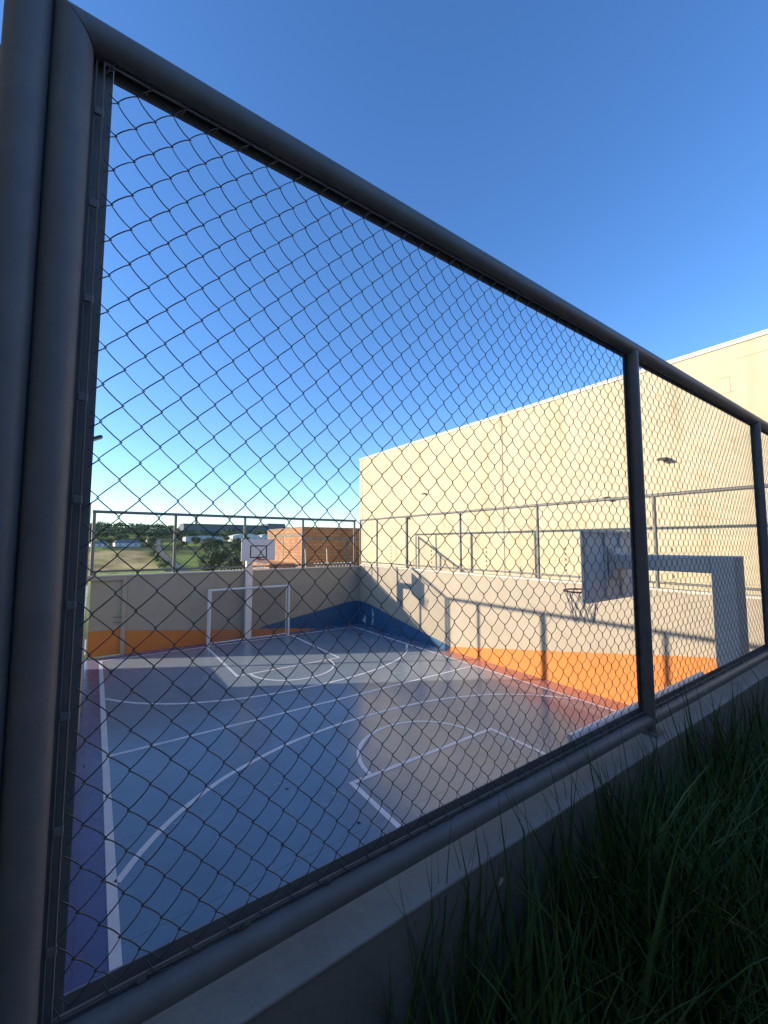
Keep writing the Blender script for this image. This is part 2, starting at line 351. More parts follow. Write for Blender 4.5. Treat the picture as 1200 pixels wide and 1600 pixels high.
part(sw, 'pale_stroke', MB().poly([(WX-.0045,16.62,0.16),(WX-.0045,16.32,0.08),(WX-.0045,16.30,0.52)],(-0.002,0,0))
     .poly([(WX-.0045,15.86,0.10),(WX-.0045,15.72,0.40),(WX-.0045,15.80,0.85),(WX-.0045,15.64,0.62),(WX-.0045,15.66,0.30),(WX-.0045,15.72,0.10)],(-0.002,0,0)), M['pale'])
# wall on the sun side: full height, then a low stretch, then the gateway gap
lw = thing('court_wall', 'court side wall on the sunny side, seen edge on beside the near post, lower towards its far end', 'wall', (LX,8,0))
part(lw, 'wall_body', MB().box(LX-0.2,1.0,-0.3,LX,13.3,2.66), M['wall'])
part(lw, 'low_wall', MB().box(LX-0.2,13.302,-0.3,LX,15.45,0.86), M['wall'])
part(lw, 'coping', MB().cbox(LX-0.23,1.0,2.662,LX+0.03,13.32,2.72,0.006).cbox(LX-0.23,13.325,0.862,LX+0.03,15.46,0.91,0.006), M['copew'])
# retaining wall that carries the mesh fence
NZ = 2.875
rw = thing('retaining_wall', 'low concrete wall with smooth coping carrying the dark mesh fence, grass at its foot', 'wall', (5,1,0))
part(rw, 'wall_body', MB().box(-0.098,0.869,-0.3,WX-0.004,1.11,NZ-0.013), M['concrete'])
part(rw, 'coping', MB().cbox(-0.098,0.866,NZ-0.012,WX-0.035,1.115,NZ,0.004), M['coping'])

# ------------------------------------------------------------------ chain link
def chainlink(x0, x1, z0, z1, y=0.0, cw=0.0355, ch=0.0755, r=0.00122, depth=0.0066, sides=4, seg=4, x_ref=0.0, z_ref=0.0, jitter=0.0):
    """woven mesh: every wire is a flattened spiral hooked into its neighbours"""
    mb = MB(); k0 = math.ceil((x0-x_ref)/cw - 1e-6); k1 = math.floor((x1-x_ref)/cw + 1e-6)
    for k in range(k0-1, k1+1):
        xa = x_ref + k*cw
        off = 0.0 if k % 2 == 0 else ch/2
        n0 = math.floor((z0 - z_ref - off)/ (ch/2)) - 1; n1 = math.ceil((z1 - z_ref - off)/(ch/2)) + 1
        n0 -= n0 % 2
        pts = []
        for q in range(n0*seg, n1*seg+1):
            s = q/seg; ph = s % 2
            tri = ph if ph <= 1 else 2-ph
            e = 0.06
            x = xa + cw*(tri*(1+2*e) - e)
            yy = -depth*max(-0.9, min(0.9, 1.1*math.sin(PI*s)))
            z = z_ref + off + s*ch/2
            if jitter:
                jx = noise.noise((x*2.3, z*2.3, 5.0)) * jitter; jz = noise.noise((x*2.3, z*2.3, 9.0)) * jitter
                x += jx; z += jz
            if z < z0 or z > z1 or x < x0 or x > x1:
                if len(pts) > 1: mb.tube(pts, r, sides, cap=False)
                pts = []
            else: pts.append((x, y+yy, z))
        if len(pts) > 1: mb.tube(pts, r, sides, cap=False)
    return mb

# near fence ----------------------------------------------------------
NY = 0.96
nf = thing('mesh_fence', 'dark grey tube fence with chain link mesh in the foreground, standing on the concrete coping', 'fence', (0,NY,NZ))
TZ, BZ = 4.823, 2.929
PX = [-0.0775, 2.277, 4.48, 6.68, 8.88]
tr = 0.030
def npart(name, mb, m, parent=None):
    p = rel(nf, mb).build(name, m, parent or nf); return p
# corner: upright and top rail meet in a mitre
def mitre_tube(p0, p1, r, n, cut0=None, cut1=None):
    p0 = Vector(p0); p1 = Vector(p1); t = (p1-p0).normalized()
    a = Vector((0,1,0)); u = a; v = t.cross(u)
    def ring(p, cut):
        out = []
        for k in range(n):
            q = u*math.cos(2*PI*k/n)*r + v*math.sin(2*PI*k/n)*r
            pt = p + q
            if cut is not None:
                nn = Vector(cut); s = nn.dot(p - pt)/nn.dot(t); pt = pt + t*s
            out.append(pt)
        return out
    A = ring(p0, cut0); B = ring(p1, cut1)
    mb = MB(); mb.add(A+B, [(k,(k+1)%n,n+(k+1)%n,n+k) for k in range(n)], True)
    mb.add(A,[tuple(range(n))[::-1]]); mb.add(B,[tuple(range(n))]); return mb
npart('post', mitre_tube((PX[0],NY,NZ+0.002),(PX[0],NY,TZ),0.033,28,None,(1,0,1)), M['steel'])
npart('top_rail', mitre_tube((PX[0]+0.0015,NY,TZ+0.001),(9.0,NY,TZ+0.001),0.0325,28,(1,0,1),None), M['steel'])
for i, x in enumerate(PX[1:]):
    p = npart('post', MB().tube([(x,NY,NZ+0.005),(x,NY,TZ-0.02)],tr,24), M['steel'])
    npart('base_plate', MB().cbox(x-0.05,NY-0.05,NZ+0.0005,x+0.05,NY+0.05,NZ+0.007,0.002), M['steel'])
for a, b in zip(PX[:-1], PX[1:]):
    npart('bottom_rail', MB().tube([(a+0.02,NY,BZ),(b-0.015,NY,BZ)],tr-0.001,24), M['steel'])
for i, (a, b) in enumerate(zip(PX[:-1], PX[1:])):
    xa = a+0.067 if i == 0 else a+tr+0.014; xb = b-tr-0.014
    zt, zb = TZ-0.047, BZ+0.060
    fy = NY+0.026
    # flat bar frame, set back behind the mesh
    xl = a+0.012 if i == 0 else a+0.008
    f = MB().box(xl,fy-0.002,BZ+0.01,xa,fy+0.002,TZ-0.01).box(xb,fy-0.002,BZ+0.01,b-0.008,fy+0.002,TZ-0.01)
    f.box(xa+0.0005,fy-0.002,BZ+0.01,xb-0.0005,fy+0.002,zb).box(xa+0.0005,fy-0.002,zt,xb-0.0005,fy+0.002,TZ-0.01)
    npart('flat_bar', f, M['steel'])
    # thin rod frame the mesh is laced to, held off the tube by short welds
    ro = 0.0125; ry = NY+0.004
    for e in (0.0, 0.0105):
        g = ro+e; rp = [(xa-g*(1.0 if i else 1.25),ry+e*0.5,zb-g-.002),(xb+g,ry+e*0.5,zb-g-.002),(xb+g,ry+e*0.5,zt+g),(xa-g*(1.0 if i else 1.25),ry+e*0.5,zt+g)]
        rd = MB().tube(rp,0.0028,8,closed=True)
        npart('lacing_rod', rd, M['steel'])
    if i < 2:
        for q in range(9):
            z = zb + 0.10 + q*(zt-zb-0.2)/8
            npart('weld_tab', MB().cbox(xa-ro-0.016,ry-0.003,z-0.008,xa-ro,ry+0.003,z+0.008,0.002), M['steel'])
        for q in range(11):
            x = xa + 0.12 + q*(xb-xa-0.24)/10
            npart('weld_tab', MB().cbox(x-0.008,ry-0.003,zb-ro-0.016,x+0.008,ry+0.003,zb-ro-.003,0.002), M['steel'])
            npart('weld_tab', MB().cbox(x-0.008,ry-0.003,zt+ro,x+0.008,ry+0.003,zt+ro+0.014,0.002), M['steel'])
    # the mesh and the knuckled ends wrapped round the rod
    m = chainlink(xa-0.012, xb+0.012, zb-0.012, zt+0.010, NY+0.008, x_ref=0.0006 if i == 0 else 0.012*i, z_ref=3.8125, jitter=0.009, seg=6)
    k = 0; x = xa
    while x < xb:
        for zz, d in ((zt+0.008, 1), (zb-0.012, -1)):
            ln = random.uniform(0.018, 0.036)
            m.tube([(x-0.012,NY+0.008,zz-d*0.012),(x-0.002,NY-0.001,zz+d*0.004),(x+0.010,NY-0.002,zz+d*0.009),(x+ln,NY-0.001+random.uniform(-.004,.002),zz+d*random.uniform(0.006,0.014))],0.0016,5)
        x += 0.071
    npart('chain_link_mesh', m, M['wire'])

fp = thing('fence_post', 'thick dark grey tube post standing free beside the mesh frame, leftmost in view', 'post', (-0.1438,NY,NZ-0.05))
fp.location = (-0.138, NY-0.006, NZ)
part(fp, 'tube', MB().tube([(-0.1438,NY-0.006,NZ+0.006),(-0.1438,NY-0.006,5.12)],0.0345,28), M['steel'])
part(fp, 'end_cap', MB().tube([(-0.1438,NY-0.006,5.121),(-0.1438,NY-0.006,5.128),(-0.1438,NY-0.006,5.136)],[0.0345,0.0335,0.022],28), M['steel'])
part(fp, 'base_plate', MB().cbox(-0.21,NY-0.06,NZ-0.005,-0.113,NY+0.05,NZ+0.005,0.002), M['steel'])

# fences round the court -----------------------------------------------
def fence(label, o, rz, posts, z0, z1, length, mesh_cell=(0.0355,0.0755), wire=0.0014, pr=0.035, thick=(), name='mesh_fence', lift=0.12):
    t = thing(name, label, 'fence', o, rz)
    for p in posts:
        r = pr*1.5 if p in thick else pr
        MB().tube([(p,0,z0),(p,0,z1-pr*0.5)],r,12).build('post', M['fsteel'], t)
    MB().tube([(posts[0]-pr,0,z1),(posts[-1]+pr,0,z1)],pr,12).build('top_rail', M['fsteel'], t)
    MB().tube([(posts[0],0,z0+lift),(posts[-1],0,z0+lift)],pr*0.7,10).build('bottom_rail', M['fsteel'], t)
    if mesh_cell:
        mb = MB()
        for a, b in zip(posts[:-1], posts[1:]):
            # straight-wire weave, enough at this distance
            cw, ch = mesh_cell; za, zb = z0+lift, z1-0.02; s = ch/(2*cw)
            for sg in (1, -1):
                h = (zb-za)/s; nst = int((b-a+h)/(2*cw))
                for q in range(nst+1):
                    x = a - h + q*2*cw if sg == 1 else a + q*2*cw
                    x1, zA, x2, zB = x, za, x + sg*h, zb
                    pts = []
                    def at(xx): return za + (xx-x1)*sg*s
                    lo, hi = min(x1,x2), max(x1,x2); lo2, hi2 = max(lo,a+0.01), min(hi,b-0.01)
                    if hi2-lo2 > 0.01: mb.tube([(lo2,0.002*sg,at(lo2)),(hi2,0.002*sg,at(hi2))],wire,3,cap=False)
        mb.build('chain_link_mesh', M['fwire'], t)
    return t
fence('grey mesh fence on the end wall, with the valley and brick building seen through it', (0,FY+0.11,2.716), 0, [-0.05,2.44,5.0,7.55,10.22], 0.0, 2.15, 10.3, wire=0.0016, pr=0.052)
fence('thin sunlit mesh fence on the long side wall, in front of the cream building', (WX+0.11,0,2.781), PI/2, [1.0,4.13,7.2,10.3,13.35,15.55,17.0], 0.0, 2.12, 16, mesh_cell=None, pr=0.04, thick=(13.35,))
fence('mesh fence on the sunny side wall, seen edge on beside the near post', (LX-0.1,0,2.721), PI/2, [1.25,4.1,7.1,10.1,13.15], 0.0, 2.16, 14, mesh_cell=None, pr=0.055, thick=(13.15,))
ge = thing('gate_frame', 'tall grey steel gate frame closing the corner between side wall and end wall', 'gate', (LX-0.1,15.0,0))
part(ge, 'post', MB().tube([(LX-0.1,15.55,0),(LX-0.1,15.55,4.83)],0.055,10), M['fsteel'])
part(ge, 'post', MB().tube([(LX-0.1,16.93,2.72),(LX-0.1,16.93,4.83)],0.055,10), M['fsteel'])
part(ge, 'rail', MB().tube([(LX-0.1,13.15,4.881),(LX-0.1,16.98,4.881)],0.055,10), M['fsteel'])
part(ge, 'wall_pier', MB().box(-0.32,FY,-0.3,-0.13,FY+0.22,2.66), M['wall'])
# ------------------------------------------------------------------ cream building
BX = 12.94
cb = thing('cream_building', 'large windowless cream rendered building standing along the court, sunlit', 'building', (BX,8,0))
part(cb, 'wall', MB().box(BX,-6,-0.3,BX+14,10.29,8.85).box(BX,10.305,-0.3,BX+14,20.62,8.85).box(BX,20.634,-0.3,BX+14,20.92,8.85).box(BX+0.012,9.0,-0.3,BX+13,20.8,8.84), M['cream'])
part(cb, 'roof_capping', MB().cbox(BX-0.05,-6.05,8.853,BX+0.25,20.96,8.895,0.01).cbox(BX-0.035,-6,8.78,BX-0.003,20.94,8.85,0.004), M['capping'])
for y, w_ in ((10.297, 0.028), (20.627, 0.022)):
    part(cb, 'expansion_joint', MB().box(BX-0.002,y-w_,0,BX+0.02,y+w_,8.78), M['mortar'])
for y in (17.72, 14.51, 11.2, 7.79, 4.67):
    for q in range(6):
        part(cb, 'wall_tie', MB().cbox(BX-0.03,y-0.018,2.68+q*0.18,BX+0.01,y+0.018,2.75+q*0.18,0.004), M['mortar'])
for y in (15.8, 13.06, 9.6):
    part(cb, 'wall_tie', MB().cbox(BX-0.02,y-0.014,2.62,BX+0.01,y+0.014,2.92,0.004), M['mortar'])

def flood(loc, rz, label, s=1.0, arm=0.42, tilt=0.45):
    t = thing('flood_light', label, 'lamp', loc, rz, 'flood lights fixed above the court')
    # local: +x points away from the wall
    MB().cbox(0.0,-0.05*s,-0.05*s,0.025,0.05*s,0.05*s,0.005).build('wall_plate', M['lamp'], t)
    MB().tube([(0.02,0,0),(arm*0.6,0,0.03),(arm,0,0.02)],0.014*s,8).build('bracket', M['lamp'], t)
    h = MB().cbox(-0.17*s,-0.15*s,-0.035*s,0.17*s,0.15*s,0.035*s,0.012)
    for q in range(5): h.box(-0.13*s,(-0.11+q*0.05)*s,0.036*s,0.13*s,(-0.10+q*0.05)*s,0.06*s)
    hd = h.build('housing', M['lamp'], t); hd.location = (arm+0.08*s,0,0); hd.rotation_euler = (0,tilt,0)
    g = MB().cbox(-0.145*s,-0.125*s,-0.045*s,0.145*s,0.125*s,-0.0355*s,0.003).build('lens', M['glass'], hd)
    return t
flood((BX,4.72,6.12), PI, 'dark square flood light high on the cream building, nearest of its row', 0.75, 0.10, 0.2)
flood((BX,14.9,6.16), PI, 'small flood light high on the cream building, farther one of the upper pair', 0.5, 0.08, 0.3)
flood((BX,16.2,5.07), PI, 'tiny flood light just above the thin side fence near the building corner', 0.5, 0.08, 0.3)
flood((BX,6.3,5.17), PI, 'small flood light level with the fence top rail, above the near backboard', 0.6, 0.10, 0.3)
fl2 = flood((-0.2,7.1,5.30), 0, 'flood light on a slanted arm beside the near fence post, against the sky', 0.42, 0.13, -0.5)
MB().tube([(0,0,-0.46),(0,0,0.03)],0.02,8).build('stem', M['fsteel'], fl2)

# ------------------------------------------------------------------ basketball hoops (local: board faces +y)
def hoop(loc, rz, label):
    t = thing('basketball_hoop', label, 'basketball hoop', loc, rz, 'basketball hoops at both ends')
    MB().cbox(-0.125,-0.1,0.0,0.125,0.1,3.672,0.012).build('pole', M['hoopgrey'], t)
    MB().cbox(-0.123,0.102,3.50,0.123,1.02,3.67,0.01).build('arm', M['hoopgrey'], t)
    bd = MB().cbox(-0.645,1.10,3.13,0.645,1.135,3.95,0.006).build('backboard', M['board'], t)
    sq = MB()
    for a in ((-0.325,3.24,0.325,3.28),(-0.325,3.67,0.325,3.71),(-0.325,3.281,-0.285,3.669),(0.285,3.281,0.325,3.669)):
        sq.box(a[0],1.1352,a[1],a[2],1.138,a[3])
    sq.build('target_square', M['black'], bd)
    br = MB()
    for a in ((-0.645,3.13,0.645,3.16),(-0.645,3.92,0.645,3.95)): br.cbox(a[0],1.075,a[1],a[2],1.0985,a[3],0.003)
    for x in (-0.63,-0.2,0.17,0.6): br.cbox(x,1.075,3.161,x+0.03,1.0985,3.919,0.003)
    br.build('board_frame', M['hoopgrey'], bd)
    MB().cbox(-0.15,1.021,3.40,0.15,1.074,3.74,0.004).build('mounting_plate', M['hoopgrey'], t)
    mk = MB().box(-0.10,1.0985,3.42,-0.06,1.0995,3.60)
    rr = MB(); R = 0.225; cy = 1.138+0.12+R
    rr.tube([(R*math.cos(2*PI*k/36), cy+R*math.sin(2*PI*k/36), 3.19) for k in range(36)],0.010,8,closed=True)
    rr.cbox(-0.09,1.1385,3.15,0.09,1.1445,3.235,0.002)
    rr.tube([(-0.07,1.145,3.19),(-0.10,cy-R*0.85,3.19)],0.009,6).tube([(0.07,1.145,3.19),(0.10,cy-R*0.85,3.19)],0.009,6)
    rm = rr.build('rim', M['rim'], t)
    n = MB(); K = 12; rad = [0.218,0.19,0.155,0.13,0.125]; zz = [3.185,3.10,3.00,2.90,2.80]
    for k in range(K):
        for sg in (1,-1):
            n.tube([(rad[j]*math.cos(2*PI*(k+sg*j*0.5)/K)+0.01*math.sin(k*3+j), cy+rad[j]*math.sin(2*PI*(k+sg*j*0.5)/K), zz[j]-0.015*math.sin(k*2.0)*j/4) for j in range(5)],0.0045,4,cap=False)
    n.build('hoop_net', M['net'], rm)
    return t
hoop((5.12,16.70,0), PI, 'white basketball hoop behind the far football goal, black target square on its board')
hoop((5.12,1.38,0), 0, 'grey basketball hoop seen from behind at right, arm and pole in the shade')

# ------------------------------------------------------------------ football goals (local: mouth towards +y)
def goal(loc, rz, label):
    t = thing('football_goal', label, 'goal', loc, rz, 'football goals at both ends')
    for s in (-1,1):
        MB().tube([(s*1.54,0,0.0),(s*1.54,0,2.0)],0.04,14).build('post', M['white'], t)
    MB().tube([(-1.58,0,2.04),(1.58,0,2.04)],0.04,14).build('crossbar', M['white'], t)
    b = MB()
    for s in (-1,1):
        b.tube([(s*1.54,-0.30,0.025),(s*1.54,-0.30,2.03)],0.022,10).tube([(s*1.54,-0.04,0.025),(s*1.54,-0.28,0.025)],0.022,8).tube([(s*1.54,-0.04,2.04),(s*1.54,-0.30,2.04)],0.022,8)
    b.tube([(-1.52,-0.30,0.03),(1.52,-0.30,0.03)],0.028,10).tube([(-1.52,-0.30,2.03),(1.52,-0.30,2.03)],0.022,10)
    b.build('back_frame', M['white'], t)
    n = MB()
    sag = lambda x,z: -0.29-0.03*math.sin(PI*(z/2.0))*math.cos(x*0.9) 
    for i in range(1,31):
        x = -1.54 + i*3.08/31; n.tube([(x+0.01*math.sin(z*5+i),sag(x,z),z) for z in zig(8,0.05,2.0)],0.0048,3,cap=False)
    for i in range(1,20):
        z = i*0.1+0.02; n.tube([(x,sag(x,z),z-0.03*abs(math.sin(x*3.0))) for x in zig(14,-1.53,1.53)],0.0048,3,cap=False)
    for s in (-1,1):
        for i in range(1,19): n.tube([(s*1.54,-0.03,i*0.105),(s*1.54,-0.28,i*0.105)],0.003,3,cap=False)
        for y in (-0.1,-0.2): n.tube([(s*1.54,y,0.04),(s*1.54,y,2.02)],0.003,3,cap=False)
    n.build('goal_net', M['dnet'], t)
    return t
goal((5.14,16.32,0), PI, 'white football goal with dark net at the far end, in front of the hoop pole')
goal((5.16,2.165,0), 0, 'white football goal at the near end, only its crossbar showing above the fence foot')

# ------------------------------------------------------------------ brick building behind the end wall
bb = thing('brick_building', 'unfinished red clay block building behind the end fence, one side sunlit', 'building', (10.12,22.8,0))
part(bb, 'wall', MB().box(10.12,22.8,-3,15,28.9,4.70), M['brick'])
part(bb, 'roof_slab', MB().cbox(10.10,22.78,4.701,15.02,28.92,4.77,0.01), M['mortar'])
part(bb, 'ring_beam', MB().box(10.105,22.785,3.97,14.9,22.7995,4.15).box(10.105,22.8,4.20,10.1195,28.88,4.36), M['mortar'])
part(bb, 'column', MB().box(10.104,22.786,-3,10.32,22.7995,3.969), M['mortar'])
part(bb, 'column', MB().box(10.103,25.8,-3,10.1195,25.97,4.199), M['mortar'])
part(bb, 'column', MB().box(13.1,22.788,-3,13.3,22.7995,3.969), M['mortar'])
part(bb, 'low_parapet', MB().box(8.5,23.9,-3,10.09,28.4,2.56), M['brick'])
for x, tl, lab in ((7.86,-0.05,'thin white stake leaning on the end wall coping, beside the sunlit brick corner'),(8.95,-0.06,'thin white stake before the shaded brick wall, nearer the cream building')):
    s = MB().cbox(-0.022,-0.022,0,0.022,0.022,0.78,0.004)
    s.cbox(-0.03,-0.03,0.78,0.03,0.03,0.80,0.004)
    o = s.build('stake', M['copew']); o.location = (x,17.30,2.72); o.rotation_euler = (0,tl,0); tag(o, lab, 'stake', 'white stakes behind the end wall')
sl = MB().box(-0.1,-0.06,-3,1.8,0.06,0); so2 = sl.build('ledge_wall', M['wall']); so2.location = (7.5,17.30,2.719); tag(so2, 'low rendered ledge behind the end fence carrying the white stakes', 'wall')
hs = MB().tube([(8.2+t*2.05/160, 17.16+0.075*math.cos(t*2*PI/13.3), 2.80+0.075*math.sin(t*2*PI/13.3)) for t in range(161)],0.013,6)
tag(hs.build('coiled_hose', M['white']), 'white coiled hose lying along the end wall coping below the brick wall', 'hose')
for x0, n, lab in ((3.9,8,'row of small white clips on the end wall coping, left of the hoop pole'),(5.35,5,'row of small white clips on the end wall coping, right of the hoop pole'),(2.05,2,'pair of small white clips on the end wall coping by the second fence post')):
    c = MB()
    for k in range(n): c.cbox(x0+k*0.125,FY-0.02,2.716,x0+k*0.125+0.05,FY+0.03,2.762,0.008)
    tag(c.build('coping_clips', M['white']), lab, 'clips')

# ------------------------------------------------------------------ unseen blocks added to shade the camera's side
ab = thing('shade_block', 'unseen plastered block added beyond the fence end to shade the foreground', 'building', (-0.4,0,0))  # added out of view to keep low sun off fence and grass
part(ab, 'wall', MB().box(-12,-7,-0.3,-2.0,8.4,9.0), M['bplaster'])
part(ab, 'parapet', MB().cbox(-12.05,-7.05,9.003,-1.95,8.45,9.25,0.02), M['bplaster'])
rb = thing('rear_shade_block', 'unseen plastered block added behind the grass strip to cut the skylight', 'building', (8,-1.6,0))  # added behind the camera: hides part of the sky, returns warm bounce
part(rb, 'wall', MB().box(-1.995,-9,-0.3,24,-2.2,5.6), M['bplaster'])

# ------------------------------------------------------------------ grass strip
gs = MB(); nx, ny = 70, 16
def gz(x, y): return 2.24 + 0.05*noise.noise((x*1.3,y*1.3,0)) + 0.10*min(1,max(0,(x-0.8)/2.5))
for j in range(ny+1):
    for i in range(nx+1):
        x = -1.99 + i*12.39/nx; y = -2.195 + j*3.07/ny; gs.v.append((x,y,gz(x,y)))
for j in range(ny):
    for i in range(nx):
        a = j*(nx+1)+i; gs.f.append((a,a+1,a+nx+2,a+nx+1)); gs.sm.append(True)
tag(gs.build('ground', M['soil']), kind='structure')
gb = MB(); rnd = random.Random(11)
def blade(x, y, z, L, wd, az, lean, curl, mb):
    d = Vector((math.cos(az), math.sin(az), 0)); sd = Vector((-d.y, d.x, 0)); n = 6; L_, R_ = [], []
    tw = rnd.uniform(-0.9,0.9); ang = lean; p = Vector((x,y,z))
    for i in range(n+1):
        if p.z < NZ+0.03 and p.y > 0.855: p.y = 0.855
        t = i/n; ww = wd*(1-t**1.7)*(0.55+0.45*min(1,t*4)) + 0.0004
        s2 = (sd*math.cos(tw*t) + d*math.sin(tw*t))
        L_.append(p - s2*ww/2); R_.append(p + s2*ww/2)
        p = p + (d*math.sin(ang) + Vector((0,0,1))*math.cos(ang))*(L/n); ang += curl/n
    m_ = n+1
    mb.add(L_+R_, [(i,m_+i,m_+i+1,i+1) for i in range(n)], True)
cnt = 0
while cnt < 14000:
    x = rnd.uniform(0.05,9.5) if rnd.random() < 0.5 else rnd.uniform(0.25,3.0); y = rnd.uniform(-0.75,0.855)
    if math.hypot(x, y) < 0.28: continue
    dens = min(1.0, max(0.16, (x-0.22)/0.7)) * (0.35+0.65*noise.noise((x*2.1,y*2.1,3))**2*3 + 0.3)
    if rnd.random() > dens: continue
    L = rnd.uniform(0.40,0.82) if x > 1.1 else rnd.uniform(0.5,0.9)
    L *= 1.0 * (0.85+0.35*noise.noise((x*1.7,y*1.7,8)))
    if rnd.random() < 0.04: L *= 1.35
    blade(x, y, gz(x,y)-0.01, L, rnd.uniform(0.005,0.015), rnd.uniform(0,2*PI), rnd.uniform(0.02,0.35), rnd.uniform(0.1,1.1), gb); cnt += 1
for q in range(90):      # broad strappy blades standing out of the mass
    x = rnd.uniform(0.42,2.6); y = rnd.uniform(0.50,0.84)
    blade(x, y, gz(x,y)-0.01, rnd.uniform(0.62,0.95), rnd.uniform(0.013,0.024), rnd.uniform(0,2*PI), rnd.uniform(0.02,0.22), rnd.uniform(0.05,0.7), gb)
go = gb.build('grass', M['grass']); tag(go, 'long dark green grass growing against the concrete wall', 'grass', kind='stuff')
for x, y, L, az, ln, hd, lab in ((0.93,0.80,0.62,0.4,0.03,True,'slim grass stalk with a pale seed head before the coping'),(1.62,0.80,0.58,1.0,0.04,True,'slim grass stalk with a dark seed head below the second fence post'),
                      (2.22,0.79,0.60,3.5,0.10,False,'bent dry grass stem by the foot of the second fence post'),(0.62,0.72,0.6,0.2,0.12,False,'stray grass stem rising across the bottom rail, leftmost of the stalks')):
    s = MB(); d = Vector((math.cos(az),math.sin(az),0)); p = Vector((0,0,0)); pts = [p.copy()]; ang = ln
    for i in range(8):
        p = p + (d*math.sin(ang)+Vector((0,0,1))*math.cos(ang))*(L/8); ang += (0.02 if hd else 0.16)
        pts.append(p.copy())
    s.tube(pts,[0.0022-0.0014*i/8 for i in range(9)],5)
    t = thing('grass_stalk', lab, 'grass stalk', (x,y,gz(x,y)-0.01), 0, 'stalks standing out of the grass')
    s.build('stem', M['dry'] if hd or x > 2 else M['grass'], t)
    if hd:
        q = pts[-1]; MB().tube([q-d*0.016, q-d*0.008, q+d*0.006, q+d*0.02],[0.0015,0.0055,0.0055,0.001],7).build('seed_head', M['dry'], t)

# ------------------------------------------------------------------ land beyond
PROF = [(-400,-1),(0,-1.0),(17,-1.2),(24,-3.2),(60,-7.5),(120,-9),(200,-8),(300,-5.5),(400,-1.5),(500,3.0),(700,15),(900,29),(1100,38),(1500,44),(2200,52),(4000,58)]
def tz(x, y):
    d = y if y > 0 else y
    for (a, za), (b, zb) in zip(PROF[:-1], PROF[1:]):
        if d <= b:
            t = max(0,(d-a)/(b-a)); z = za + (zb-za)*t; break
    else: z = PROF[-1][1]
    amp = min(1, max(0, (y-60)/400))
    z += amp*(6*noise.noise((x/330.0, y/260.0, 1.7)) + 1.2*noise.noise((x/60.0,y/60.0,4.1)))
    return z
def road_x(y): return 22 + (y-120)*0.098 + 4*math.sin(y/90.0)
ys = [-400,-200,-60,-20,0,10,17.2] + [17.2 + 1.8*1.052**i for i in range(1,152)]
ys = [y for y in ys if y < 4000] + [4000]
us = [-9,-6,-4,-2.5,-1.5,-1,-0.6,-0.35,-0.2] + [-0.1+0.011*i for i in range(85)] + [0.9,1.1,1.4,1.9,2.6,4,6,9]
tm = MB(); cols = []
for y in ys:
    for u in us:
        x = u*max(60.0, abs(y)); tm.v.append((x, y, tz(x,y)))
        c = (0.11,0.14,0.042)
        f = noise.noise((x/70.0,y/110.0,2.2))
        if y > 60:
            c = (0.22,0.27,0.06) if f > -0.1 else (0.15,0.17,0.05)
        rx = road_x(y)
        if 215 < y < 380 and x < rx-9: 
            c = (0.46,0.34,0.15) if noise.noise((x/26.0,y/40.0,7.0)) > -0.25 else (0.32,0.28,0.11)
        elif 120 < y <= 215 and x < rx-7: c = (0.30,0.37,0.07)
        elif y > 380 and f < 0.15: c = (0.07,0.09,0.035)
        if y > 800: c = (0.07,0.09,0.045)
        cols.append((*c,1))
n = len(us)
for j in range(len(ys)-1):
    for i in range(n-1): tm.f.append((j*n+i,j*n+i+1,(j+1)*n+i+1,(j+1)*n+i)); tm.sm.append(True)
to = tm.build('terrain', terrain_mat()); tag(to, kind='structure')
ca = to.data.color_attributes.new('land','FLOAT_COLOR','POINT')
for i, c in enumerate(cols): ca.data[i].color = c
# country road
rdm = MB(); Ls = []; Rs = []
ry = [90 + i*6 for i in range(75)]
for y in ry:
    x = road_x(y); Ls.append((x-1.9,y,max(tz(x-1.9,y),tz(x,y),tz(x+1.9,y))+0.25)); Rs.append((x+1.9,y,max(tz(x-1.9,y),tz(x,y),tz(x+1.9,y))+0.25))
k = len(ry); rdm.add(Ls+Rs, [(i,k+i,k+i+1,i+1) for i in range(k-1)])
tag(rdm.build('road', M['asphalt']), kind='structure')

# trees
def tree_kind(name, label, group, seed, leaf, h, cr, squash, nl, ls):
    r = random.Random(seed)
    t = thing(name, label, 'tree', (0,0,0), 0, group)
    tk = MB(); top = h*0.62
    tk.tube([(0,0,-0.4),(0.1,0,h*0.2),(0.05,0.12,h*0.42),(0,0,top)],[h*0.035,h*0.026,h*0.02,h*0.008],7)
    clumps = []
    for i in range(9):
        a = r.uniform(0,2*PI); rad = cr*r.uniform(0.25,0.75); zc = h*(0.42+0.42*r.random())
        c = Vector((rad*math.cos(a), rad*math.sin(a), zc)); clumps.append((c, cr*r.uniform(0.32,0.55)))
        tk.tube([(0,0,h*0.3+0.08*h*r.random()),(c.x*0.5,c.y*0.5,(h*0.35+c.z)/2),c],[h*0.012,h*0.008,h*0.003],5)
    clumps.append((Vector((0,0,h*0.86)), cr*0.42))
    tk.build('trunk', M['trunk'], t)
    cw = MB()
    for i in range(nl):
        c, rad = clumps[r.randrange(len(clumps))]
        d = Vector((r.gauss(0,1),r.gauss(0,1),r.gauss(0,1)*squash)).normalized()*rad*(r.random()**0.45)
        p = c + d; nrm = (d.normalized()+Vector((r.gauss(0,.5),r.gauss(0,.5),r.gauss(0,.5)))).normalized()
        a = nrm.orthogonal().normalized(); b = nrm.cross(a); s = ls*r.uniform(0.6,1.4)
        cw.add([p-a*s, p-b*s*0.6, p+a*s, p+b*s*0.6], [(0,1,2,3)])
    cw.build('crown', M[leaf], t)
    return t
GT = 'trees scattered over the valley'
